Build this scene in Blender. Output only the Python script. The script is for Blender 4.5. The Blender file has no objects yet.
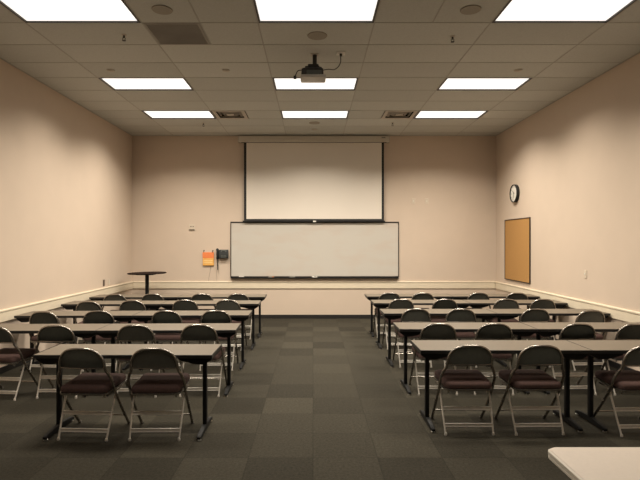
import bpy, bmesh, math, random
from mathutils import Vector, Matrix
random.seed(7)
PI = math.pi
C = bpy.context.scene.collection
S = bpy.context.scene

# ------------------------------------------------------------------ materials
def mat(name, col, rough=0.6, metal=0.0, noise=0.0, nscale=40, bump=0.0, bscale=200, spec=0.5, coat=0.0):
    m = bpy.data.materials.new(name); m.use_nodes = True
    nt = m.node_tree; b = nt.nodes['Principled BSDF']
    b.inputs['Base Color'].default_value = (*col, 1)
    b.inputs['Roughness'].default_value = rough
    b.inputs['Metallic'].default_value = metal
    b.inputs['Specular IOR Level'].default_value = spec
    b.inputs['Coat Weight'].default_value = coat
    tc = nt.nodes.new('ShaderNodeTexCoord')
    if noise > 0:
        n = nt.nodes.new('ShaderNodeTexNoise'); n.inputs['Scale'].default_value = nscale
        n.inputs['Detail'].default_value = 4
        nt.links.new(tc.outputs['Object'], n.inputs['Vector'])
        r = nt.nodes.new('ShaderNodeMapRange')
        r.inputs['From Min'].default_value = 0.3; r.inputs['From Max'].default_value = 0.7
        r.inputs['To Min'].default_value = 1 - noise; r.inputs['To Max'].default_value = 1 + noise
        nt.links.new(n.outputs['Fac'], r.inputs['Value'])
        mx = nt.nodes.new('ShaderNodeVectorMath'); mx.operation = 'SCALE'
        mx.inputs[0].default_value = col
        nt.links.new(r.outputs['Result'], mx.inputs['Scale'])
        nt.links.new(mx.outputs['Vector'], b.inputs['Base Color'])
    if bump > 0:
        n2 = nt.nodes.new('ShaderNodeTexNoise'); n2.inputs['Scale'].default_value = bscale
        nt.links.new(tc.outputs['Object'], n2.inputs['Vector'])
        bp = nt.nodes.new('ShaderNodeBump'); bp.inputs['Strength'].default_value = bump
        bp.inputs['Distance'].default_value = 0.002
        nt.links.new(n2.outputs['Fac'], bp.inputs['Height'])
        nt.links.new(bp.outputs['Normal'], b.inputs['Normal'])
    return m

def emat(name, col, strength):
    m = bpy.data.materials.new(name); m.use_nodes = True
    b = m.node_tree.nodes['Principled BSDF']
    b.inputs['Base Color'].default_value = (.8, .8, .8, 1)
    b.inputs['Emission Color'].default_value = (*col, 1)
    b.inputs['Emission Strength'].default_value = strength
    return m

def checker_cells(nt, cw, ch, ox, oy, axes=('X', 'Y')):
    """per-cell random value and checker parity from object coordinates"""
    tc = nt.nodes.new('ShaderNodeTexCoord')
    sp = nt.nodes.new('ShaderNodeSeparateXYZ'); nt.links.new(tc.outputs['Object'], sp.inputs[0])
    fl = []
    for ax, w, o in ((axes[0], cw, ox), (axes[1], ch, oy)):
        a = nt.nodes.new('ShaderNodeMath'); a.operation = 'SUBTRACT'; a.inputs[1].default_value = o
        nt.links.new(sp.outputs[ax], a.inputs[0])
        d = nt.nodes.new('ShaderNodeMath'); d.operation = 'DIVIDE'; d.inputs[1].default_value = w
        nt.links.new(a.outputs[0], d.inputs[0])
        f = nt.nodes.new('ShaderNodeMath'); f.operation = 'FLOOR'; nt.links.new(d.outputs[0], f.inputs[0])
        fr = nt.nodes.new('ShaderNodeMath'); fr.operation = 'FRACT'; nt.links.new(d.outputs[0], fr.inputs[0])
        fl.append((f, fr))
    cb = nt.nodes.new('ShaderNodeCombineXYZ')
    nt.links.new(fl[0][0].outputs[0], cb.inputs[0]); nt.links.new(fl[1][0].outputs[0], cb.inputs[1])
    wn = nt.nodes.new('ShaderNodeTexWhiteNoise'); nt.links.new(cb.outputs[0], wn.inputs['Vector'])
    ad = nt.nodes.new('ShaderNodeMath'); ad.operation = 'ADD'
    nt.links.new(fl[0][0].outputs[0], ad.inputs[0]); nt.links.new(fl[1][0].outputs[0], ad.inputs[1])
    md = nt.nodes.new('ShaderNodeMath'); md.operation = 'FLOORED_MODULO'; md.inputs[1].default_value = 2
    nt.links.new(ad.outputs[0], md.inputs[0])
    return tc, wn, md, fl

def carpet_mat():
    m = bpy.data.materials.new('carpet_tiles'); m.use_nodes = True
    nt = m.node_tree; b = nt.nodes['Principled BSDF']
    b.inputs['Roughness'].default_value = 0.95; b.inputs['Specular IOR Level'].default_value = 0.12
    tc, wn, md, fl = checker_cells(nt, .515, .515, .0, 4.01)
    n = nt.nodes.new('ShaderNodeTexNoise'); n.inputs['Scale'].default_value = 45; n.inputs['Detail'].default_value = 6
    n.inputs['Roughness'].default_value = .75
    nt.links.new(tc.outputs['Object'], n.inputs['Vector'])
    n3 = nt.nodes.new('ShaderNodeTexNoise'); n3.inputs['Scale'].default_value = 220
    nt.links.new(tc.outputs['Object'], n3.inputs['Vector'])
    def mr(src, a, bb, lo=0, hi=1):
        r = nt.nodes.new('ShaderNodeMapRange'); r.inputs['From Min'].default_value = lo; r.inputs['From Max'].default_value = hi
        r.inputs['To Min'].default_value = a; r.inputs['To Max'].default_value = bb
        nt.links.new(src, r.inputs['Value']); return r.outputs['Result']
    def mul(a, c):
        x = nt.nodes.new('ShaderNodeMath'); x.operation = 'MULTIPLY'; nt.links.new(a, x.inputs[0]); nt.links.new(c, x.inputs[1]); return x.outputs[0]
    v = mul(mr(md.outputs[0], .92, 1.08), mr(wn.outputs['Value'], .84, 1.16))
    v = mul(v, mr(n.outputs['Fac'], .62, 1.38, .3, .7))
    v = mul(v, mr(n3.outputs['Fac'], .75, 1.25, .3, .7))
    # tile seams: slightly darker joint at the cell border
    for f, fr in fl:
        pp = nt.nodes.new('ShaderNodeMath'); pp.operation = 'PINGPONG'; pp.inputs[1].default_value = .5
        nt.links.new(fr.outputs[0], pp.inputs[0])
        v = mul(v, mr(pp.outputs[0], .72, 1.0, 0, .014))
    sc = nt.nodes.new('ShaderNodeVectorMath'); sc.operation = 'SCALE'; sc.inputs[0].default_value = (.038, .034, .0250)
    nt.links.new(v, sc.inputs['Scale']); nt.links.new(sc.outputs['Vector'], b.inputs['Base Color'])
    bp = nt.nodes.new('ShaderNodeBump'); bp.inputs['Strength'].default_value = .6; bp.inputs['Distance'].default_value = .004
    nt.links.new(n3.outputs['Fac'], bp.inputs['Height']); nt.links.new(bp.outputs['Normal'], b.inputs['Normal'])
    return m

TW, TD = 1.2675, .61            # ceiling tile module
GX0, GY0 = .035 - TW / 2, 5.48  # a grid crossing
def ceiling_mat():
    m = bpy.data.materials.new('mineral_fibre_tile'); m.use_nodes = True
    nt = m.node_tree; b = nt.nodes['Principled BSDF']
    b.inputs['Roughness'].default_value = 0.95; b.inputs['Specular IOR Level'].default_value = 0.1
    tc, wn, md, fl = checker_cells(nt, TW, TD, GX0, GY0)
    r = nt.nodes.new('ShaderNodeMapRange'); r.inputs['To Min'].default_value = .93; r.inputs['To Max'].default_value = 1.05
    nt.links.new(wn.outputs['Value'], r.inputs['Value'])
    n = nt.nodes.new('ShaderNodeTexNoise'); n.inputs['Scale'].default_value = 60; n.inputs['Detail'].default_value = 5
    nt.links.new(tc.outputs['Object'], n.inputs['Vector'])
    r2 = nt.nodes.new('ShaderNodeMapRange'); r2.inputs['From Min'].default_value = .3; r2.inputs['From Max'].default_value = .7
    r2.inputs['To Min'].default_value = .95; r2.inputs['To Max'].default_value = 1.05
    nt.links.new(n.outputs['Fac'], r2.inputs['Value'])
    mu = nt.nodes.new('ShaderNodeMath'); mu.operation = 'MULTIPLY'
    nt.links.new(r.outputs[0], mu.inputs[0]); nt.links.new(r2.outputs[0], mu.inputs[1])
    sc = nt.nodes.new('ShaderNodeVectorMath'); sc.operation = 'SCALE'; sc.inputs[0].default_value = (.56, .565, .53)
    nt.links.new(mu.outputs[0], sc.inputs['Scale']); nt.links.new(sc.outputs['Vector'], b.inputs['Base Color'])
    return m

def board_mat():
    m = bpy.data.materials.new('dry_erase_surface'); m.use_nodes = True
    nt = m.node_tree; b = nt.nodes['Principled BSDF']
    b.inputs['Roughness'].default_value = .38; b.inputs['Specular IOR Level'].default_value = .35
    tc = nt.nodes.new('ShaderNodeTexCoord')
    mp = nt.nodes.new('ShaderNodeMapping'); mp.inputs['Scale'].default_value = (1.1, 1, 3.2)
    nt.links.new(tc.outputs['Object'], mp.inputs['Vector'])
    n = nt.nodes.new('ShaderNodeTexNoise'); n.inputs['Scale'].default_value = 1.3; n.inputs['Detail'].default_value = 5
    nt.links.new(mp.outputs[0], n.inputs['Vector'])
    cr = nt.nodes.new('ShaderNodeValToRGB')
    cr.color_ramp.elements[0].position = .48; cr.color_ramp.elements[0].color = (.575, .545, .49, 1)
    cr.color_ramp.elements[1].position = .72; cr.color_ramp.elements[1].color = (.565, .50, .435, 1)
    nt.links.new(n.outputs['Fac'], cr.inputs['Fac']); nt.links.new(cr.outputs['Color'], b.inputs['Base Color'])
    return m

M = dict(
    wall=mat('wall_paint', (.632, .524, .425), .85, noise=.015, nscale=3, bump=.15, bscale=300, spec=.25),
    trim=mat('cream_trim', (.75, .66, .51), .5, noise=.02, nscale=6),
    baseb=mat('black_vinyl', (.018, .016, .015), .5),
    carpet=carpet_mat(), tile=ceiling_mat(),
    tbar=mat('ceiling_grid_metal', (.40, .385, .35), .6, noise=.03),
    lightframe=mat('light_frame_bronze', (.06, .05, .042), .6),
    lens=emat('light_lens', (1.0, .965, .90), 1.12),
    ventm=mat('vent_enamel', (.50, .45, .39), .55, noise=.03),
    ventd=mat('vent_dark', (.26, .24, .21), .8),
    grille=mat('return_grille', (.33, .31, .275), .7, noise=.1, nscale=3),
    spkr=mat('speaker_grille', (.33, .30, .25), .7, noise=.05, nscale=150),
    lam=mat('table_laminate', (.136, .112, .083), .45, noise=.05, nscale=120, spec=.4),
    edge=mat('black_edge', (.012, .011, .011), .45),
    blackmetal=mat('black_powdercoat', (.010, .010, .010), .6, spec=.25),
    glide=mat('glide_steel', (.6, .57, .52), .3, metal=.9),
    tube=mat('chair_tube_metal', (.30, .275, .245), .24, metal=.85, noise=.05),
    panel=mat('chair_back_enamel', (.098, .098, .084), .42, noise=.08, nscale=30, spec=.45),
    leg=mat('chair_leg_steel', (.78, .74, .68), .34, metal=.45, noise=.05),
    seat=mat('maroon_vinyl', (.082, .049, .043), .9, noise=.14, nscale=60, bump=.3, bscale=120, spec=.2),
    rubber=mat('grey_rubber', (.10, .09, .08), .8),
    screen=mat('screen_fabric', (.77, .71, .63), .9, noise=.01, nscale=2, spec=.1),
    black=mat('matte_black', (.01, .01, .01), .7),
    housing=mat('screen_housing_paint', (.55, .51, .44), .5, noise=.02),
    board=board_mat(),
    alu=mat('aluminium', (.6, .57, .52), .35, metal=.8),
    cork=mat('cork', (.46, .255, .093), .9, noise=.22, nscale=170, bump=.5, bscale=150, spec=.1),
    corkframe=mat('dark_bronze_frame', (.014, .009, .006), .6),
    clockface=mat('clock_face', (.80, .78, .72), .5),
    plate=mat('ivory_plate', (.64, .555, .45), .4),
    platedark=mat('brown_socket', (.09, .06, .04), .5),
    phone=mat('phone_plastic', (.010, .013, .013), .55),
    phonegrey=mat('phone_grey', (.10, .11, .10), .5),
    orange=mat('orange_card', (.86, .25, .08), .6, noise=.04, nscale=20),
    yellow=mat('yellow_card', (.86, .46, .12), .6, noise=.06, nscale=20),
    paleyellow=mat('pale_yellow_print', (.90, .66, .30), .6),
    wood=mat('dark_wood_top', (.018, .010, .008), .85, noise=.2, nscale=15, spec=.1),
    cream=mat('cream_plastic_top', (.65, .57, .49), .5, noise=.02, nscale=60, bump=.3, bscale=180),
    creamedge=mat('cream_edge_mould', (.62, .57, .49), .45),
    projwhite=mat('projector_casing', (.55, .52, .48), .45),
    projdark=mat('projector_mount_black', (.03, .028, .027), .5),
    cable=mat('grey_cable', (.30, .25, .20), .6),
)

# ------------------------------------------------------------------ mesh helpers
def add_box(bm, x0, x1, y0, y1, z0, z1, bev=0.0, segs=2, xf=None):
    vs = [bm.verts.new((x, y, z)) for x in (x0, x1) for y in (y0, y1) for z in (z0, z1)]
    q = [(0, 1, 3, 2), (4, 6, 7, 5), (0, 4, 5, 1), (2, 3, 7, 6), (0, 2, 6, 4), (1, 5, 7, 3)]
    fs = [bm.faces.new([vs[i] for i in f]) for f in q]
    if bev > 0:
        es = list({e for f in fs for e in f.edges})
        r = bmesh.ops.bevel(bm, geom=es, offset=bev, segments=segs, affect='EDGES', profile=.5)
        vs = list({v for f in r['faces'] for v in f.verts})
    if xf is not None:
        bmesh.ops.transform(bm, matrix=xf, verts=[v for v in vs if v.is_valid])
    return bm

def spline(pts, n=6):
    P = [Vector(p) for p in pts]; P = [2*P[0]-P[1]] + P + [2*P[-1]-P[-2]]
    out = []
    for i in range(1, len(P)-2):
        for k in range(n):
            t = k/n; a, b, c, d = P[i-1:i+3]
            out.append(.5*((2*b)+(c-a)*t+(2*a-5*b+4*c-d)*t*t+(3*b-a-3*c+d)*t**3))
    out.append(P[-2].copy())
    return out

def add_tube(bm, path, r, segs=10, cap=True, sx=1.0):
    P = [Vector(p) for p in path]; rings = []
    t0 = (P[1]-P[0]).normalized()
    up = Vector((0, 0, 1)) if abs(t0.z) < .9 else Vector((0, 1, 0))
    nrm = t0.cross(up).normalized()
    for i, p in enumerate(P):
        t = (P[min(i+1, len(P)-1)]-P[max(i-1, 0)]).normalized()
        nrm = (nrm - t*nrm.dot(t)).normalized(); bn = t.cross(nrm)
        rr = r[i] if isinstance(r, (list, tuple)) else r
        rings.append([bm.verts.new(p + nrm*math.cos(a)*rr*sx + bn*math.sin(a)*rr) for a in [2*PI*k/segs for k in range(segs)]])
    for a, b in zip(rings, rings[1:]):
        for k in range(segs):
            bm.faces.new((a[k], a[(k+1) % segs], b[(k+1) % segs], b[k]))
    if cap:
        bm.faces.new(rings[0][::-1]); bm.faces.new(rings[-1])
    return bm

def add_lathe(bm, prof, c=(0, 0, 0), axis='Z', segs=32):
    """prof: (radius, height) pairs; closed by caps when the ends have radius > 0"""
    rings = []
    for r, h in prof:
        ring = []
        for k in range(segs):
            a = 2*PI*k/segs; u, v = math.cos(a)*max(r, 1e-4), math.sin(a)*max(r, 1e-4)
            p = {'Z': (u, v, h), 'Y': (u, h, v), 'X': (h, u, v)}[axis]
            ring.append(bm.verts.new((p[0]+c[0], p[1]+c[1], p[2]+c[2])))
        rings.append(ring)
    for a, b in zip(rings, rings[1:]):
        for k in range(segs):
            bm.faces.new((a[k], a[(k+1) % segs], b[(k+1) % segs], b[k]))
    bm.faces.new(rings[0][::-1]); bm.faces.new(rings[-1])
    return bm

def add_prism(bm, poly, axis, a, b):
    """extrude a polygon (list of 2D points) along an axis between a and b"""
    def P(u, v, w): return {'X': (w, u, v), 'Y': (u, w, v), 'Z': (u, v, w)}[axis]
    A = [bm.verts.new(P(u, v, a)) for u, v in poly]; B = [bm.verts.new(P(u, v, b)) for u, v in poly]
    n = len(poly)
    bm.faces.new(A[::-1]); bm.faces.new(B)
    for i in range(n): bm.faces.new((A[i], A[(i+1) % n], B[(i+1) % n], B[i]))
    return bm

def rrect(x0, x1, y0, y1, r, n=6):
    pts = []
    for cx, cy, a0 in ((x1-r, y1-r, 0), (x0+r, y1-r, 90), (x0+r, y0+r, 180), (x1-r, y0+r, 270)):
        for k in range(n+1):
            a = math.radians(a0+90*k/n); pts.append((cx+r*math.cos(a), cy+r*math.sin(a)))
    return pts

def add_loft(bm, loops):
    R = [[bm.verts.new(p) for p in L] for L in loops]; n = len(R[0])
    for a, b in zip(R, R[1:]):
        for k in range(n): bm.faces.new((a[k], a[(k+1) % n], b[(k+1) % n], b[k]))
    bm.faces.new(R[0][::-1]); bm.faces.new(R[-1])
    return bm

def obj(name, bm, m, parent=None, smooth=False, label=None):
    bmesh.ops.recalc_face_normals(bm, faces=bm.faces[:])
    me = bpy.data.meshes.new(name); bm.to_mesh(me); bm.free()
    if smooth:
        for p in me.polygons: p.use_smooth = True
        me.set_sharp_from_angle(angle=math.radians(38))
    me.materials.append(m)
    o = bpy.data.objects.new(name, me); C.objects.link(o)
    if parent: o.parent = parent
    if label: o['label'] = label
    return o

def B(): return bmesh.new()
def bx(*a, **k): return add_box(B(), *a, **k)

def tag(o, label, cat, group=None):
    o['label'] = label; o['category'] = cat
    if group: o['group'] = group
    return o

def thing(name, label, cat, loc=(0, 0, 0), rz=0, group=None):
    o = bpy.data.objects.new(name, None); C.objects.link(o)
    o.empty_display_size = .1
    o.location = loc; o.rotation_euler = (0, 0, rz)
    return tag(o, label, cat, group)

def struct(name, bm, m, smooth=False):
    o = obj(name, bm, m, smooth=smooth); o['kind'] = 'structure'; return o

def kids(o): return [c for c in bpy.data.objects if c.parent == o and c.type != 'LIGHT']
def dup(o, parent=None):
    c = o.copy(); C.objects.link(c)
    if parent: c.parent = parent
    for k in kids(o): dup(k, c)
    return c
def place(proto, first, loc, rz, label, group=None):
    o = proto if first else dup(proto)
    o.location = loc; o.rotation_euler = (0, 0, rz); o['label'] = label
    if group: o['group'] = group
    return o

# ------------------------------------------------------------------ room
XL, XR, YF, YB, H = -4.07, 4.12, 11.32, -3.1, 4.11
T = .12
struct('floor', bx(XL-T, XR+T, YB-T, YF+T, -.1, 0), M['carpet'])
struct('wall_front', bx(XL-T, XR+T, YF, YF+T, 0, H), M['wall'])
struct('wall_rear', bx(XL-T, XR+T, YB-T, YB, 0, H), M['wall'])
struct('wall_left', bx(XL-T, XL, YB, YF, 0, H), M['wall'])
struct('wall_right', bx(XR, XR+T, YB, YF, 0, H), M['wall'])

# suspended ceiling: tiles as boxes on the grid, cells with fixtures left open
xs = [XL] + [GX0 + TW*k for k in range(-2, 4)] + [XR]
k0 = math.ceil((YB-GY0)/TD)
ys = [YB] + [GY0+TD*k for k in range(k0, 10)] + [YF]
lights_x = [GX0-2*TW, GX0, GX0+2*TW]
lights_y = [GY0-5*TD, GY0-TD, GY0+3*TD, GY0+6*TD]
HALF = TW/2
open_cells = set(); half_cells = {}
def near(a, b): return abs(a-b) < .02
bm = B()
grille_c = (GX0-TW, GY0)                       # left half-cell: return grille
vent_c = [(GX0-TW, GY0+6*TD), (GX0+2*TW-HALF, GY0+6*TD)]
for i in range(len(xs)-1):
    for j in range(len(ys)-1):
        x0, x1, y0, y1 = xs[i], xs[i+1], ys[j], ys[j+1]
        if y1-y0 < .03: continue
        if any(near(x0, a) for a in lights_x) and any(near(y0, b) for b in lights_y): continue
        spans = [(x0, x1)]
        if near(x0, GX0-TW) and near(y0, GY0): spans = [(x0+HALF, x1)]
        if near(x0, GX0-TW) and near(y0, GY0+6*TD): spans = [(x0+HALF, x1)]
        if near(x0, GX0+TW) and near(y0, GY0+6*TD): spans = [(x0, x0+HALF)]
        for a, b in spans:
            add_box(bm, a, b, y0, y1, H, H+.018)
struct('ceiling', bm, M['tile'])
bm = B(); g = .0075
for x in xs[1:-1]:
    segs = [(YB, YF)]
    add_box(bm, x-g, x+g, YB, YF, H-.003, H-.0002)
for y in ys[1:-1]:
    add_box(bm, XL, XR, y-g, y+g, H-.003, H-.0002)
for (x, y) in (grille_c, vent_c[0]):
    add_box(bm, x+HALF-g, x+HALF+g, y, y+TD, H-.003, H-.0002)
x, y = vent_c[1]; add_box(bm, x-g, x+g, y, y+TD, H-.003, H-.0002)
for x in (GX0-HALF, GX0+TW+HALF): add_box(bm, x-g, x+g, GY0-TD, GY0, H-.003, H-.0002)
struct('trim_4', bm, M['tbar'])                # the ceiling grid
# wall angle at the ceiling edge
bm = B()
add_box(bm, XL, XR, YF-.022, YF, H-.004, H-.0002); add_box(bm, XL, XL+.022, YB, YF, H-.004, H-.0002); add_box(bm, XR-.022, XR, YB, YF, H-.004, H-.0002)
struct('trim_5', bm, M['tbar'])

# baseboards
struct('baseboard_front', bx(XL, XR, YF-.008, YF, 0, .085, bev=.003), M['baseb'])
struct('baseboard_left', bx(XL, XL+.008, YB, YF-.008, 0, .085, bev=.003), M['baseb'])
struct('baseboard_right', bx(XR-.008, XR, YB, YF-.008, 0, .085, bev=.003), M['baseb'])
# chair rail: flat board with a projecting rounded nosing on top
prof = [(0, .675), (.018, .675), (.020, .68), (.020, .800), (.025, .806), (.027, .814), (.027, .826), (.022, .834), (0, .834)]
struct('trim_1', add_prism(B(), [(XL+a, z) for a, z in prof], 'Y', YB, YF), M['trim'])
struct('trim_2', add_prism(B(), [(XR-a, z) for a, z in prof], 'Y', YB, YF), M['trim'])
struct('trim_3', add_prism(B(), [(YF-a, z) for a, z in prof], 'X', XL+.03, XR-.03), M['trim'])

# ------------------------------------------------------------------ ceiling fixtures
# recessed fluorescent lights
rowname = {0: 'behind the camera', 1: 'nearest', 2: 'middle', 3: 'farthest'}
colname = ['left', 'centre', 'right']
def light_fixture(first=[None]):
    t = thing('ceiling_light', '', 'ceiling light', group='recessed fluorescent ceiling lights')
    w, d = TW, TD
    bm = B()   # frame ring around the opening, flush under the grid
    for a in ((.010, .028, .006, d-.006), (w-.028, w-.010, .006, d-.006), (.028, w-.028, .006, .018), (.028, w-.028, d-.018, d-.006)):
        add_box(bm, a[0]-w/2, a[1]-w/2, a[2]-d/2, a[3]-d/2, -.008, .03, bev=.002)
    obj('frame', bm, M['lightframe'], t)
    bm = B()
    add_box(bm, -w/2+.014, w/2-.014, -d/2+.014, d/2-.014, .05, .06)
    for a in ((-w/2+.012, -w/2+.02, -d/2+.012, d/2-.012), (w/2-.02, w/2-.012, -d/2+.012, d/2-.012), (-w/2+.02, w/2-.02, -d/2+.012, -d/2+.02), (-w/2+.02, w/2-.02, d/2-.02, d/2-.012)):
        add_box(bm, *a, .031, .05)
    obj('housing', bm, M['lightframe'], t)
    bm = B()
    add_box(bm, -w/2+.028, w/2-.028, -d/2+.018, d/2-.018, .012, .018)
    # ribs of the prismatic lens, running the long way
    for k in range(1, 3):
        y = -d/2+.03+(d-.06)*k/3
        add_box(bm, -w/2+.036, w/2-.036, y-.002, y+.002, .009, .012)
    obj('lens', bm, M['lens'], t)
    return t
LP = light_fixture(); first = True
for j, ly in enumerate(lights_y):
    for i, lx in enumerate(lights_x):
        c = (lx+TW/2, ly+TD/2, H)
        if j == 0:
            lab = 'recessed fluorescent light nearest the rear wall, out of frame, %s column' % colname[i]
        else:
            lab = 'glowing white rectangular ceiling light in the %s row, %s column' % (rowname[j], colname[i])
            if i == 1 and j == 2: lab = 'glowing white rectangular ceiling light just behind the ceiling projector'
        o = place(LP, first, c, 0, lab); first = False
        L = bpy.data.lights.new('fluorescent_tubes', 'AREA'); L.shape = 'RECTANGLE'
        L.size = TW-.1; L.size_y = TD-.09; L.spread = math.radians(138)
        L.energy = {0: 12, 1: 59, 2: 57, 3: 75}[j]; L.color = (1.0, .90, .76)
        lo = bpy.data.objects.new('fluorescent_tubes', L); C.objects.link(lo)
        lo.location = (0, 0, -.012); lo.parent = o

def supply_vent(cx, cy, label):
    t = thing('ceiling_vent', label, 'air vent', (cx, cy, H), group='supply air vents beside the farthest lights')
    s = .305
    def sq(bm, o_, i_, z0, z1):
        add_box(bm, -o_, o_, -o_, -i_, z0, z1); add_box(bm, -o_, o_, i_, o_, z0, z1)
        add_box(bm, -o_, -i_, -i_, i_, z0, z1); add_box(bm, i_, o_, -i_, i_, z0, z1)
    bm = B(); sq(bm, s-.008, .235, -.006, .004); obj('frame', bm, M['ventm'], t)
    bm = B(); add_box(bm, -.24, .24, -.24, .24, .06, .065); obj('duct_opening', bm, M['ventd'], t)
    for q, (o_, zz) in enumerate(((.232, .008), (.150, .004))):
        bm = B()
        lo = [(x*o_, y*o_, zz+.022) for x, y in ((-1, -1), (1, -1), (1, 1), (-1, 1))]
        A = [bm.verts.new(p) for p in lo]
        Bv = [bm.verts.new((x*(o_-.062), y*(o_-.062), zz-.010)) for x, y in ((-1, -1), (1, -1), (1, 1), (-1, 1))]
        for k in range(4): bm.faces.new((A[k], A[(k+1) % 4], Bv[(k+1) % 4], Bv[k]))
        bmesh.ops.solidify(bm, geom=bm.faces[:], thickness=.004)
        obj('cone_blade', bm, M['ventm'], t)
    bm = B(); add_box(bm, -.07, .07, -.07, .07, -.006, .0, bev=.002); obj('centre_plate', bm, M['ventm'], t)
supply_vent(vent_c[0][0]+HALF/2, vent_c[0][1]+TD/2, 'square metal air vent beside the far left ceiling light')
supply_vent(vent_c[1][0]+HALF/2, vent_c[1][1]+TD/2, 'square metal air vent beside the far right ceiling light')

t = thing('return_air_grille', 'dark grey perforated square air return in the ceiling near the front left light', 'air vent', (grille_c[0]+HALF/2, grille_c[1]+TD/2, H))
bm = B(); w2, d2 = HALF/2-.01, TD/2-.01
for a in ((-w2, w2, -d2, -d2+.022), (-w2, w2, d2-.022, d2), (-w2, -w2+.022, -d2+.022, d2-.022), (w2-.022, w2, -d2+.022, d2-.022)):
    add_box(bm, *a, -.006, .004)
obj('frame', bm, M['grille'], t)
bm = B()
for k in range(46): y = -d2+.026+(2*d2-.052)*k/45; add_box(bm, -w2+.02, w2-.02, y-.0022, y+.0022, -.004, .004)
for k in range(46): x = -w2+.026+(2*w2-.052)*k/45; add_box(bm, x-.0022, x+.0022, -d2+.02, d2-.02, -.004, .004)
obj('mesh_face', bm, M['grille'], t)
obj('duct_opening', bx(-w2+.01, w2-.01, -d2+.01, d2-.01, .012, .016), M['grille'], t)

def ceiling_speaker(x, y, r, label):
    t = thing('ceiling_speaker', label, 'speaker', (x, y, H-.0005), group='round ceiling speakers')
    obj('rim', add_lathe(B(), [(r*.90, 0), (r, 0), (r, -.004), (r*.97, -.009), (r*.90, -.009)]), M['spkr'], t, True)
    obj('grille', add_lathe(B(), [(r*.91, -.001), (r*.91, -.007), (r*.5, -.011), (.001, -.012)]), M['spkr'], t, True)
ceiling_speaker(-1.55, 5.17, .105, 'round ceiling speaker by the front left light, touching the top of the picture')
ceiling_speaker(1.62, 5.17, .105, 'round ceiling speaker beside the front right light')
ceiling_speaker(.05, 5.82, .115, 'round ceiling speaker between front centre light and projector')
ceiling_speaker(.03, 10.08, .11, 'small round ceiling speaker just past the far centre light')

def flat_disc(x, y, r, label):
    t = thing('smoke_detector', label, 'smoke detector', (x, y, H-.0005), group='small flat ceiling discs')
    obj('base', add_lathe(B(), [(r, 0), (r, -.008), (r*.9, -.012), (.001, -.012)]), M['ventm'], t, True)
    obj('cap', add_lathe(B(), [(r*.6, -.0115), (r*.55, -.017), (r*.4, -.019), (.001, -.019)]), M['ventm'], t, True)
flat_disc(-1.21, 6.99, .05, 'flat ceiling disc left of the projector')
flat_disc(-2.81, 6.99, .055, 'flat ceiling disc above the middle left light')
flat_disc(2.85, 6.99, .055, 'flat ceiling disc above the middle right light')
flat_disc(.03, 10.66, .065, 'flat ceiling disc nearest the projection screen')

def sprinkler(x, y, label):
    t = thing('sprinkler_head', label, 'sprinkler', (x, y, H-.0005), group='fire sprinklers')
    obj('escutcheon', add_lathe(B(), [(.032, 0), (.032, -.003), (.02, -.01), (.001, -.01)]), M['ventm'], t, True)
    bm = B(); add_lathe(bm, [(.011, -.008), (.011, -.03), (.007, -.034), (.007, -.04), (.001, -.04)], segs=14)
    for s in (-1, 1): add_tube(bm, spline([(s*.008, 0, -.03), (s*.018, 0, -.045), (s*.004, 0, -.066)], 4), .003, 6)
    obj('nozzle', bm, M['projdark'], t, True)
    obj('deflector', add_lathe(B(), [(.022, -.065), (.022, -.068), (.001, -.069)], segs=16), M['projdark'], t)
sprinkler(-2.18, 5.80, 'small hanging sprinkler just past the front left ceiling light')
sprinkler(1.62, 5.84, 'small hanging sprinkler between the projector and front right light')
sprinkler(-2.20, 10.10, 'small hanging sprinkler below the far left ceiling light')
sprinkler(1.59, 10.06, 'small hanging sprinkler next to the right air vent')

# projector
t = thing('ceiling_projector', 'light grey projector on a black ceiling mount with dangling cable', 'projector', (.0, 6.42, H))
obj('ceiling_plate', bx(-.03, .07, -.05, .05, -.006, 0, bev=.002), M['ventm'], t)
obj('pole', add_lathe(B(), [(.027, -.0055), (.027, -.15), (.001, -.15)], c=(.022, 0, 0), segs=18), M['projdark'], t, True)
bm = B()
add_box(bm, -.065, .07, -.06, .06, -.185, -.135, bev=.01)
add_box(bm, -.10, -.03, -.07, .04, -.19, -.165, bev=.006)
add_box(bm, .04, .11, -.08, .03, -.205, -.18, bev=.006)
add_prism(bm, [(-.05, -.16), (.07, -.16), (.10, -.19), (.10, -.20), (-.08, -.20), (-.08, -.185)], 'Y', -.07, .07)
for s in (-1, 1):
    for q in (-1, 1):
        add_tube(bm, [(s*.03, q*.02, -.18), (s*.10, q*.10, -.225), (s*.12, q*.10, -.24)], .008, 6)
obj('mount_bracket', bm, M['projdark'], t)
bm = B(); add_loft(bm, [[(x, y, z) for x, y in rrect(-.148+i, .133-i, -.135+i, .10-i, .03)] for z, i in ((-.295, .0), (-.215, .004), (-.203, .02))])
obj('upper_casing', bm, M['projdark'], t, True)
bm = B(); add_loft(bm, [[(x, y, z) for x, y in rrect(-.158+i, .160-i, -.14+i, .10-i, .02)] for z, i in ((-.328, .006), (-.324, .002), (-.319, 0), (-.298, 0), (-.294, .004))])
obj('casing', bm, M['projwhite'], t, True)
obj('lens', add_lathe(B(), [(.001, .125), (.026, .125), (.030, .118), (.030, .09), (.001, .09)], c=(.07, 0, -.27), axis='Y', segs=24), M['projdark'], t, True)
obj('rear_connector_panel', bx(-.08, .11, -.1385, -.13, -.29, -.24, bev=.002), M['phonegrey'], t)
obj('cable_loop', add_tube(B(), spline([(-.13, -.06, -.215), (-.19, -.10, -.24), (-.215, -.11, -.29), (-.225, -.11, -.32)], 6), .006, 8), M['projdark'], t, True)
obj('hanging_plug', bx(-.243, -.208, -.125, -.095, -.345, -.305, bev=.006), M['projdark'], t)
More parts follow.
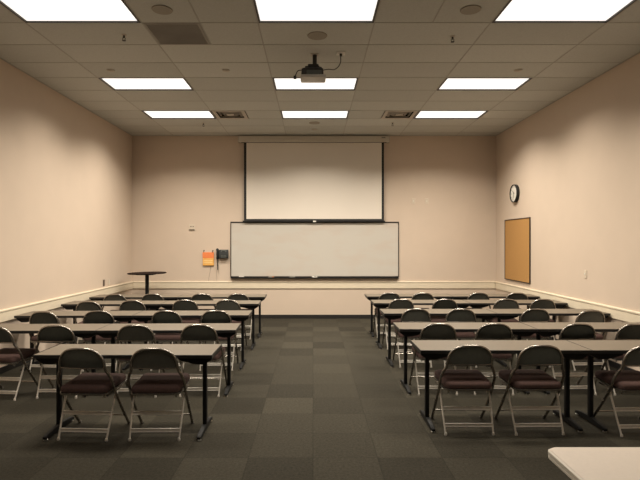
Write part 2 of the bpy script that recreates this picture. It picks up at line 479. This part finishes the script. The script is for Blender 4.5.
obj('power_cable', add_tube(B(), spline([(.095, 0, -.21), (.14, 0, -.195), (.20, .0, -.185), (.27, 0, -.19), (.325, 0, -.15), (.352, 0, -.09), (.352, 0, -.02)], 6), .0055, 8), M['projdark'], t, True)
t = thing('ceiling_outlet', 'small white outlet plate in the ceiling right of the projector', 'outlet', (.352, 6.36, H-.003))
obj('cover_plate', bx(-.055, .055, -.055, .055, -.008, 0, bev=.002), M['clockface'], t)
obj('plug', bx(-.016, .016, -.016, .016, -.038, -.0075, bev=.004), M['projdark'], t)

# ------------------------------------------------------------------ front wall
# projection screen
t = thing('projection_screen', 'pulled-down white projection screen with black borders above the whiteboard', 'projection screen', (0, 11.245, 0))
obj('housing', bx(-1.66, 1.70, -.07, .07, 3.945, 4.085, bev=.012), M['housing'], t, True)
for x in (-1.665, 1.695): obj('end_cap', bx(x-.006, x+.016, -.074, .0745, 3.94, 4.09, bev=.008), M['ventm'], t, True)
obj('housing_slot', bx(-1.60, 1.64, -.012, .012, 3.938, 3.947), M['black'], t)
obj('maker_label', bx(1.52, 1.61, -.0725, -.0695, 4.03, 4.045), M['projdark'], t)
obj('black_border', bx(-1.543, 1.586, -.002, .0025, 2.195, 3.94), M['black'], t)
obj('white_surface', bx(-1.488, 1.535, -.0045, -.0022, 2.235, 3.9399), M['screen'], t)
obj('bottom_bar', add_tube(B(), [(-1.57, 0, 2.185), (1.61, 0, 2.185)], .013, 10), M['black'], t, True)
bm = B(); add_box(bm, .0, .07, -.02, -.012, 2.165, 2.195, bev=.002); obj('pull_tab', bm, M['clockface'], t)
for s in (-1.3, 1.34): obj('wall_bracket', bx(s-.03, s+.03, .06, .0745, 3.96, 4.07, bev=.003), M['ventm'], t)

# whiteboard
t = thing('whiteboard', 'long whiteboard with thin black frame above the chair rail', 'whiteboard', (0, YF, 0))
obj('writing_surface', bx(-1.839, 1.914, -.018, -.004, .95, 2.15), M['board'], t)
bm = B()
add_box(bm, -1.855, 1.93, -.028, 0, 2.148, 2.176, bev=.003)
add_box(bm, -1.855, 1.93, -.028, 0, .925, .952, bev=.003)
obj('frame', bm, M['corkframe'], t)
for x in (-1.855, 1.912): obj('side_frame', bx(x, x+.018, -.028, 0, .952, 2.148, bev=.003), M['corkframe'], t)
bm = B(); add_prism(bm, [(0, .90), (-.07, .905), (-.085, .915), (-.085, .935), (-.078, .935), (-.076, .922), (-.028, .918), (-.028, .945), (0, .945)], 'X', -1.84, 1.915)
obj('marker_tray', bm, M['black'], t)
for i, (x, lab, mm) in enumerate(((-1.60, 'silver grey eraser at the left end of the whiteboard tray', 'alu'), (-.94, 'pale reddish marker on the whiteboard tray, second from left', 'plate'),
                          (-.47, 'pale marker on the whiteboard tray, third from left', 'alu'), (.03, 'pale marker on the whiteboard tray below the middle', 'alu'))):
    yb = YF-.052
    if i == 0:
        t = thing('board_eraser', lab, 'eraser', (x, yb, .9235))
        obj('felt', bx(-.06, .06, -.016, .016, .0, .015, bev=.002), M['ventm'], t)
        obj('grip', bx(-.06, .06, -.018, .018, .0149, .03, bev=.005), M['alu'], t)
    else:
        t = thing('dry_erase_marker', lab, 'marker', (x, yb, .932), group='markers on the whiteboard tray')
        obj('barrel', add_lathe(B(), [(.001, -.06), (.008, -.06), (.009, -.055), (.009, .03), (.001, .03)], axis='X', segs=14), M[mm], t, True)
        obj('cap', add_lathe(B(), [(.001, .0301), (.0102, .0301), (.0102, .065), (.008, .07), (.001, .07)], axis='X', segs=14), M['alu' if i != 1 else 'orange'], t, True)

# wall phone
t = thing('wall_telephone', 'black wall telephone with handset and coiled cord left of the whiteboard', 'telephone', (-2.02, YF, 1.45))
obj('wall_plate', bx(-.085, .11, -.012, 0, -.09, .09, bev=.004), M['phone'], t)
bm = B(); add_prism(bm, [(-.012, -.10), (-.085, -.095), (-.085, -.02), (-.055, .07), (-.05, .095), (-.012, .10)], 'X', -.08, .12)
bmesh.ops.bevel(bm, geom=bm.edges[:], offset=.006, segments=2, affect='EDGES')
obj('body', bm, M['phone'], t, True)
bm = B(); add_box(bm, -.045, .08, -.062, -.045, .02, .085, bev=.006); obj('display_surround', bm, M['phonegrey'], t, True)
obj('display', bx(-.02, .055, -.066, -.061, .045, .07, bev=.002), M['phone'], t)
for r in range(3):
    for c in range(4):
        obj('key', bx(-.04+.033*c, -.018+.033*c, -.091, -.083, -.08+.02*r, -.067+.02*r, bev=.002), M['phonegrey'], t)
bm = B()
add_tube(bm, spline([(-.125, -.05, .125), (-.125, -.066, .07), (-.125, -.07, 0), (-.125, -.066, -.07), (-.125, -.05, -.115)], 5), .017, 10)
for z in (.095, -.085): add_lathe(bm, [(.031, -.045), (.031, -.02), (.024, -.014), (.001, -.014)], c=(-.125, 0, z), axis='Y', segs=18)
obj('handset', bm, M['phone'], t, True)
obj('handset_cradle', bx(-.115, -.078, -.055, -.01, -.06, .09, bev=.004), M['phone'], t)
P = []
for k in range(150):
    u = k/149; a = u*2*PI*18
    P.append((-.125+.012*math.cos(a)+.01*u, -.045+.012*math.sin(a), -.11-.24*u+(.0 if u < .9 else 0)))
obj('coiled_cord', add_tube(B(), P, .0035, 5), M['phone'], t, True)

# orange and yellow card holder on two hooks
t = thing('card_holder', 'orange and yellow card hanging from two black hooks beside the telephone', 'notice', (-2.352, YF, 1.34))
obj('backing', bx(-.125, .125, -.02, -.004, -.15, .15, bev=.003), M['yellow'], t, label='yellow backing card')
obj('upper_flap', bx(-.128, .128, -.03, -.0205, .02, .15, bev=.003), M['orange'], t, label='orange flap')
obj('lower_pocket', bx(-.118, .118, -.034, -.0205, -.145, .015, bev=.003), M['yellow'], t, label='yellow pocket')
for z in (-.04, -.085): obj('printed_stripe', bx(-.10, .10, -.0355, -.0338, z-.010, z+.010), M['paleyellow'], t, label='pale yellow stripe')
for x in (-.10, .10):
    bm = B(); add_lathe(bm, [(.014, 0), (.014, -.006), (.001, -.006)], c=(x, 0, .185), axis='Y', segs=14)
    add_tube(bm, spline([(x, -.004, .185), (x, -.03, .18), (x, -.034, .16), (x, -.026, .145)], 5), .006, 8)
    obj('hook', bm, M['black'], t, True)
o = obj('wall_cable', add_tube(B(), spline([(-2.30, YF-.006, 1.19), (-2.315, YF-.005, 1.05), (-2.34, YF-.005, .93), (-2.345, YF-.006, .838)], 5), .004, 6), M['cable'])
tag(o, 'thin grey cable running down the wall from the orange card', 'cable')
o = obj('wall_cable', add_tube(B(), [(-2.165, YF-.005, 1.10), (-2.166, YF-.005, .838)], .003, 6), M['cable'])
tag(o, 'thin straight cable under the black telephone', 'cable')

def outlet_plate(name, label, cat, loc, side, w, h, kind, m='plate', group=None):
    """a wall plate; built facing -Y then turned to its wall"""
    rz = {'front': 0, 'left': PI/2, 'right': -PI/2}[side]
    t = thing(name, label, cat, loc, rz, group)
    obj('cover_plate', bx(-w/2, w/2, -.008, 0, -h/2, h/2, bev=.003), M[m], t)
    if kind == 'outlet':
        for z in (-.024, .024):
            s = obj('socket', bx(-.016, .016, -.011, -.0075, z-.014, z+.014, bev=.003), M['platedark'], t)
    elif kind == 'switch':
        obj('toggle', bx(-.006, .006, -.018, -.0075, -.012, .012, bev=.002), M['clockface'], t)
    elif kind == 'jack':
        for x in (-.026, .026):
            obj('jack', add_lathe(B(), [(.001, -.016), (.010, -.016), (.012, -.0075), (.001, -.0075)], c=(x, 0, .02), axis='Y', segs=12), M['platedark'], t)
        obj('shelf_clip', bx(-.06, .06, -.03, -.0075, -.055, -.045, bev=.002), M['platedark'], t)
    return t
outlet_plate('wall_jack_plate', 'pale square wall plate with dark connectors above the orange card', 'wall plate', (-2.72, YF, 2.05), 'front', .135, .15, 'jack')
outlet_plate('light_switch', 'tiny pale switch plate right of the screen, left one of the pair', 'light switch', (2.26, YF, 2.64), 'front', .075, .12, 'switch')
outlet_plate('light_switch', 'tiny pale switch plate right of the screen, right one of the pair', 'light switch', (2.56, YF, 2.64), 'front', .075, .12, 'switch')
outlet_plate('wall_outlet', 'dark brown wall outlet low on the left wall above the chair rail', 'outlet', (XL, 9.78, .925), 'left', .075, .125, 'outlet', 'platedark')
outlet_plate('wall_outlet', 'pale wall outlet on the left wall just past the dark brown one', 'outlet', (XL, 10.02, .925), 'left', .075, .12, 'switch')
outlet_plate('light_switch', 'pale switch plate on the right wall well below the clock', 'light switch', (XR, 7.6, 1.236), 'right', .075, .12, 'switch')

# clock
t = thing('wall_clock', 'round white wall clock with black rim high on the right wall', 'clock', (XR, 10.2, 2.705), -PI/2)
obj('rim', add_lathe(B(), [(.15, 0), (.178, 0), (.182, -.02), (.182, -.060), (.178, -.066), (.171, -.066), (.168, -.056), (.168, -.02)], axis='Y', segs=48), M['black'], t, True)
obj('face', add_lathe(B(), [(.167, -.012), (.167, -.0455), (.001, -.0455)], axis='Y', segs=48), M['clockface'], t)
for k in range(12):
    a = k*PI/6; l = .022 if k % 3 else .032
    bm = B(); add_box(bm, -.004, .004, -.0475, -.0452, .152-l, .152, xf=Matrix.Rotation(a, 4, 'Y')); obj('hour_mark', bm, M['black'], t)
for nm, a, l, w in (('hour_hand', math.radians(312), .075, .006), ('minute_hand', math.radians(200), .115, .004)):
    bm = B(); add_box(bm, -w, w, -.0505, -.048, -.02, l, xf=Matrix.Rotation(a, 4, 'Y')); obj(nm, bm, M['black'], t)
obj('hub', add_lathe(B(), [(.001, -.053), (.009, -.053), (.009, -.0455), (.001, -.0455)], axis='Y', segs=14), M['black'], t)

# cork board
t = thing('cork_board', 'tan cork notice board with dark frame on the right wall', 'notice board', (XR, 10.135, 1.56), -PI/2)
w, h = .62, .63
obj('cork_surface', bx(-w+.013, w-.013, -.016, -.002, -h+.013, h-.013), M['cork'], t)
bm = B()
add_box(bm, -w, w, -.026, 0, h-.014, h, bev=.003); add_box(bm, -w, w, -.026, 0, -h, -h+.014, bev=.003)
add_box(bm, -w, -w+.014, -.026, 0, -h+.014, h-.014, bev=.003); add_box(bm, w-.014, w, -.026, 0, -h+.014, h-.014, bev=.003)
obj('frame', bm, M['corkframe'], t)

# ------------------------------------------------------------------ round bar table
t = thing('bar_table', 'tall round dark bar table in the far left corner', 'table', (-3.48, 10.55, 0))
bt = obj('tabletop', add_lathe(B(), [(.001, -.014), (.375, -.014), (.392, -.008), (.395, .0), (.392, .008), (.38, .011), (.001, .011)], segs=56), M['wood'], t, True)
bt.location = (0, 0, 1.068); bt.rotation_euler = (0, -math.radians(.9), 0)
obj('column', add_lathe(B(), [(.038, .03), (.038, 1.04), (.001, 1.04)], segs=24), M['blackmetal'], t, True)
obj('top_plate', bx(-.17, .17, -.17, .17, 1.035, 1.056, bev=.004), M['blackmetal'], t)
obj('base', add_lathe(B(), [(.001, 0), (.27, 0), (.275, .008), (.24, .022), (.08, .04), (.045, .06), (.001, .06)], segs=48), M['blackmetal'], t, True)

# ------------------------------------------------------------------ training tables
TL, TDp, TZ = 1.553, .475, .74
def make_table():
    t = thing('training_table', '', 'table')
    a, b = TL/2, TDp/2
    bm = B(); add_box(bm, -a+.004, a-.004, -b+.004, b-.004, TZ-.026, TZ, bev=.0015)
    obj('tabletop', bm, M['lam'], t)
    bm = B(); z0, z1 = TZ-.032, TZ-.0012
    add_box(bm, -a, a, -b, -b+.005, z0, z1, bev=.0015); add_box(bm, -a, a, b-.005, b, z0, z1, bev=.0015)
    add_box(bm, -a, -a+.005, -b+.005, b-.005, z0, z1, bev=.0015); add_box(bm, a-.005, a, -b+.005, b-.005, z0, z1, bev=.0015)
    obj('edge_band', bm, M['edge'], t)
    for s in (-1, 1):
        x = s*(a-.110)
        # tapered folding bracket under the top
        bm = B(); add_prism(bm, [(x-s*.20, TZ-.027), (x+s*.103, TZ-.027), (x+s*.100, TZ-.052), (x+s*.035, TZ-.092), (x-s*.04, TZ-.092), (x-s*.185, TZ-.054)], 'Y', -.20, .20)
        obj('folding_bracket', bm, M['blackmetal'], t)
        lg = obj('leg', bx(x-.0185, x+.0185, -.024, .024, .045, TZ-.08, bev=.006), M['blackmetal'], t, True)
        bm = B(); add_prism(bm, [(-.255, .012), (-.255, .032), (-.23, .044), (-.05, .062), (.05, .062), (.23, .044), (.255, .032), (.255, .012)], 'X', x-.018, x+.018)
        bmesh.ops.bevel(bm, geom=bm.edges[:], offset=.004, segments=2, affect='EDGES')
        obj('foot', bm, M['blackmetal'], lg, True)
        for q in (-1, 1):
            obj('glide', add_lathe(B(), [(.018, 0), (.018, .008), (.012, .014), (.001, .014)], c=(x, q*.235, 0), segs=14), M['glide'], lg, True, label='silver glide')
    # modesty rail linking the brackets
    bm = B(); add_box(bm, -a+.32, a-.32, -.012, .012, TZ-.055, TZ-.0255, bev=.003); obj('stiffener', bm, M['blackmetal'], t)
    return t
LA = math.radians(1.2)   # the left tables stand slightly askew
TP = make_table(); first = True
rown = ['nearest', 'second', 'middle', 'fourth', 'farthest']
rows_l = [4.60, 5.84, 6.98, 8.22, 9.22]
rows_r = [4.79, 5.90, 7.14, 8.30, 9.29]
XA_L, XA_R = -.865, .975
for k, y in enumerate(rows_l):
    n = 1 if k == 0 else 2
    for q in range(n):
        lab = 'beige topped black table, %s row left of the aisle, %s' % (rown[k], 'beside the aisle' if q == 0 else 'against the left wall')
        off = TL/2+q*(TL+.004)+(.012 if k == 0 else 0); an = 0 if k == 0 else LA
        place(TP, first, (XA_L-off*math.cos(an), y-off*math.sin(an), 0), an, lab, 'training tables in rows'); first = False
for k, y in enumerate(rows_r):
    for q in range(2):
        lab = 'beige topped black table, %s row right of the aisle, %s' % (rown[k], 'beside the aisle' if q == 0 else 'against the right wall')
        place(TP, False, (XA_R+TL/2+q*(TL+.004), y, 0), 0, lab, 'training tables in rows')

# ------------------------------------------------------------------ folding chairs
def back_xy(x, z):
    return (.81-z)*.20 - .022*(1-min(1, (x/.215)**2))
def arch(th, a=.199, hz=.168):
    c, s = math.cos(th), math.sin(th)
    x = a*math.copysign(abs(c)**(2/2.9), c); z = .635+hz*abs(s)**(2/2.1)
    return (x, back_xy(x, z), z)
def make_chair():
    t = thing('folding_chair', '', 'chair')
    # seat cushion
    def loop(i, z, sl=.0):
        pts = rrect(-.219+i, .219-i, .030+i, .448-i, .05-min(i, .03), 6)
        return [(x*(.96+.06*(y-.03)/.42), y, z+(y-.24)*.045) for x, y in pts]
    bm = add_loft(B(), [loop(.010, .418), loop(.0, .428), loop(-.002, .448), loop(.004, .464), loop(.018, .474), loop(.05, .480), loop(.12, .483)])
    obj('seat', bm, M['seat'], t, True)
    bm = add_loft(B(), [loop(.006, .398), loop(-.006, .402), loop(-.008, .418), loop(.0, .420)])
    obj('seat_pan', bm, M['tube'], t, True)
    # curved back panel
    bm = B(); N, K = 20, 6; grid = []
    for i in range(N+1):
        th = PI*(.03+.94*i/N); ax, ay, az = arch(th, .194, .162)
        col = []
        for k in range(K+1):
            z = .628+(az-.628)*k/K; col.append(bm.verts.new((ax, back_xy(ax, z), z)))
        grid.append(col)
    for i in range(N):
        for k in range(K): bm.faces.new((grid[i][k], grid[i+1][k], grid[i+1][k+1], grid[i][k+1]))
    bmesh.ops.solidify(bm, geom=bm.faces[:], thickness=.012)
    bp = obj('backrest', bm, M['panel'], t, True)
    bm = B(); add_tube(bm, [(x, back_xy(x, .628)+.0, .628) for x in [-.188+.0188*i for i in range(21)]], .0075, 8); obj('rolled_edge', bm, M['tube'], bp, True)
    # upper frame: shoulders and arch in one bent tube
    low = [(.243, .115, .44), (.243, .085, .50), (.226, .06, .56), (.205, .043, .60)]
    top = [arch(PI*i/22) for i in range(0, 23)]
    pth = spline(low, 4) + top + spline([(-x, y, z) for x, y, z in low[::-1]], 4)
    obj('back_frame', add_tube(B(), pth, .0125, 10), M['tube'], t, True)
    for s in (-1, 1):
        bm = add_tube(B(), spline([(s*.243, .117, .437), (s*.244, .17, .35), (s*.243, .29, .19), (s*.238, .44, .012)], 5), .0122, 10)
        lg = obj('leg', bm, M['tube'], t, True, label='dark front leg')
        obj('foot_cap', add_lathe(B(), [(.015, 0), (.015, .016), (.012, .024), (.001, .024)], c=(s*.238, .442, 0), segs=12), M['rubber'], lg, True)
        obj('rivet', add_lathe(B(), [(.001, -.006), (.009, -.006), (.009, .006), (.001, .006)], c=(s*.254, .235, .262), axis='X', segs=12), M['glide'], lg, True)
        bm = add_tube(B(), spline([(s*.213, .035, .012), (s*.220, .10, .17), (s*.226, .19, .385)], 5), .010, 10, sx=.75)
        lg = obj('leg', bm, M['leg'], t, True, label='pale steel rear leg')
        obj('foot_cap', add_lathe(B(), [(.0125, 0), (.0125, .012), (.010, .022), (.001, .022)], c=(s*.2125, .033, 0), segs=12), M['leg'], lg, True)
    for z, y, hw in ((.078, .062, .213), (.212, .116, .219)):
        bm = B(); add_box(bm, -hw, hw, y-.004, y+.004, z-.018, z+.018, bev=.003)
        for dz in (-.013, .013): add_tube(bm, [(-hw, y-.004, z+dz), (hw, y-.004, z+dz)], .0045, 6)
        obj('crossbar', bm, M['leg'], t, True)
    obj('front_stretcher', add_tube(B(), [(-.236, .352, .118), (.236, .352, .118)], .007, 8), M['tube'], t, True)
    for s in (-1, 1):
        obj('hinge_bracket', add_tube(B(), [(s*.165, .10, .402), (s*.17, .085, .385), (s*.18, .075, .365)], .008, 8), M['glide'], t, True)
        obj('side_link', bx(s*.228-.004, s*.228+.004, .13, .34, .385, .402, bev=.002), M['tube'], t)
    return t
CP = make_chair(); first = True
# (x, y of the backrest, turn in degrees) row by row, counted outward from the aisle
def wx(px, d): return (px-313)*d/503
left = [
    [(-1.374, 4.34, 1), (-2.0, 4.34, -3)],
    [(-1.262, 5.56, 0), (-1.955, 5.53, 1), (-2.82, 5.50, 1), (-3.45, 5.44, -5)],
    [(-1.295, 6.70, 1), (-1.95, 6.70, -2), (-2.845, 6.66, 3), (-3.54, 6.60, -5)],
    [(-1.35, 7.97, -1), (-2.018, 7.95, 0), (-2.82, 7.84, 1), (-3.45, 7.72, -3)],
    [(-1.325, 8.86, 1), (-1.96, 8.86, 0), (-2.82, 8.84, -1), (-3.45, 8.75, 3)],
]
right = [
    [(1.395, 4.45, 0), (2.022, 4.45, 1.5), (2.94, 4.42, 2)],
    [(1.405, 5.62, 0), (2.035, 5.70, -2), (2.97, 5.62, 2), (3.60, 5.60, -3)],
    [(1.41, 6.98, 1), (2.025, 6.93, -1), (3.04, 6.92, 2), (3.72, 6.72, 5)],
    [(1.41, 8.04, 0), (2.11, 8.14, 1), (3.09, 8.10, -2), (3.675, 8.03, 0)],
    [(1.375, 9.02, 0), (1.97, 9.02, 1), (2.97, 9.02, 2), (3.66, 9.05, -2)],
]
pos4 = ['first seat from the aisle', 'second seat from the aisle', 'third seat from the aisle', 'seat nearest the %s wall']
for side, rows in (('left', left), ('right', right)):
    for k, r in enumerate(rows):
        for q, (x, y, a) in enumerate(r):
            p = pos4[q] % side if q == 3 else pos4[q]
            if k == 0 and side == 'left' and q == 1: p = 'outer of only two seats'
            lab = 'grey metal folding chair, maroon seat, %s, %s row on the %s' % (p, rown[k], side)
            place(CP, first, (x, min(y, (rows_l if side == 'left' else rows_r)[k] - TDp/2 - .037 - (math.sin(LA)*(-x-.7) if side == 'left' and k else 0)), 0), math.radians(a), lab, 'folding chairs at the tables'); first = False

# ------------------------------------------------------------------ foreground table
t = thing('folding_table', 'cream plastic folding table with rounded corner, bottom right foreground', 'table', (1.105, 2.40, 0))
Lx, Ly = 1.83, .76
def fl(i, z): return [(x, y, z) for x, y in rrect(i, Lx-i, -Ly+i, -i, .045, 8)]
obj('tabletop', add_loft(B(), [fl(.012, .733), fl(.006, .741), fl(.010, .745), fl(.03, .7452)]), M['cream'], t, True)
obj('edge_moulding', add_loft(B(), [fl(.006, .700), fl(.001, .704), fl(.001, .714), fl(.006, .7165), fl(.006, .7195), fl(0, .722), fl(0, .736), fl(.006, .7415), fl(.009, .742)]), M['creamedge'], t, True)
for x in (.28, Lx-.28):
    for y in (-.10, -Ly+.10):
        lg = obj('leg', add_tube(B(), [(x, y, .70), (x, y, .02)], .014, 12), M['leg'], t, True)
        obj('foot_cap', add_lathe(B(), [(.018, 0), (.018, .03), (.001, .03)], c=(x, y, 0), segs=14), M['rubber'], lg, True)
    obj('crossbar', add_tube(B(), [(x, -.10, .25), (x, -Ly+.10, .25)], .011, 10), M['leg'], t, True)
    obj('top_rail', bx(x-.02, x+.02, -Ly+.06, -.06, .68, .7005), M['leg'], t)

# ------------------------------------------------------------------ camera, world, view
cam = bpy.data.cameras.new('camera'); co = bpy.data.objects.new('camera', cam); C.objects.link(co)
co.location = (0, 0, 1.72); co.rotation_euler = (PI/2, 0, 0)
cam.sensor_width = 36; cam.lens = 503/640*36; cam.shift_x = 7/640; cam.shift_y = 2/640
cam.clip_start = .05
S.camera = co
w = bpy.data.worlds.new('world'); S.world = w; w.use_nodes = True
w.node_tree.nodes['Background'].inputs[0].default_value = (0, 0, 0, 1)
w.node_tree.nodes['Background'].inputs[1].default_value = 0
S.view_settings.view_transform = 'Standard'; S.view_settings.look = 'None'
S.view_settings.gamma = 1; S.view_settings.use_curve_mapping = False
S.view_settings.exposure = 0.0
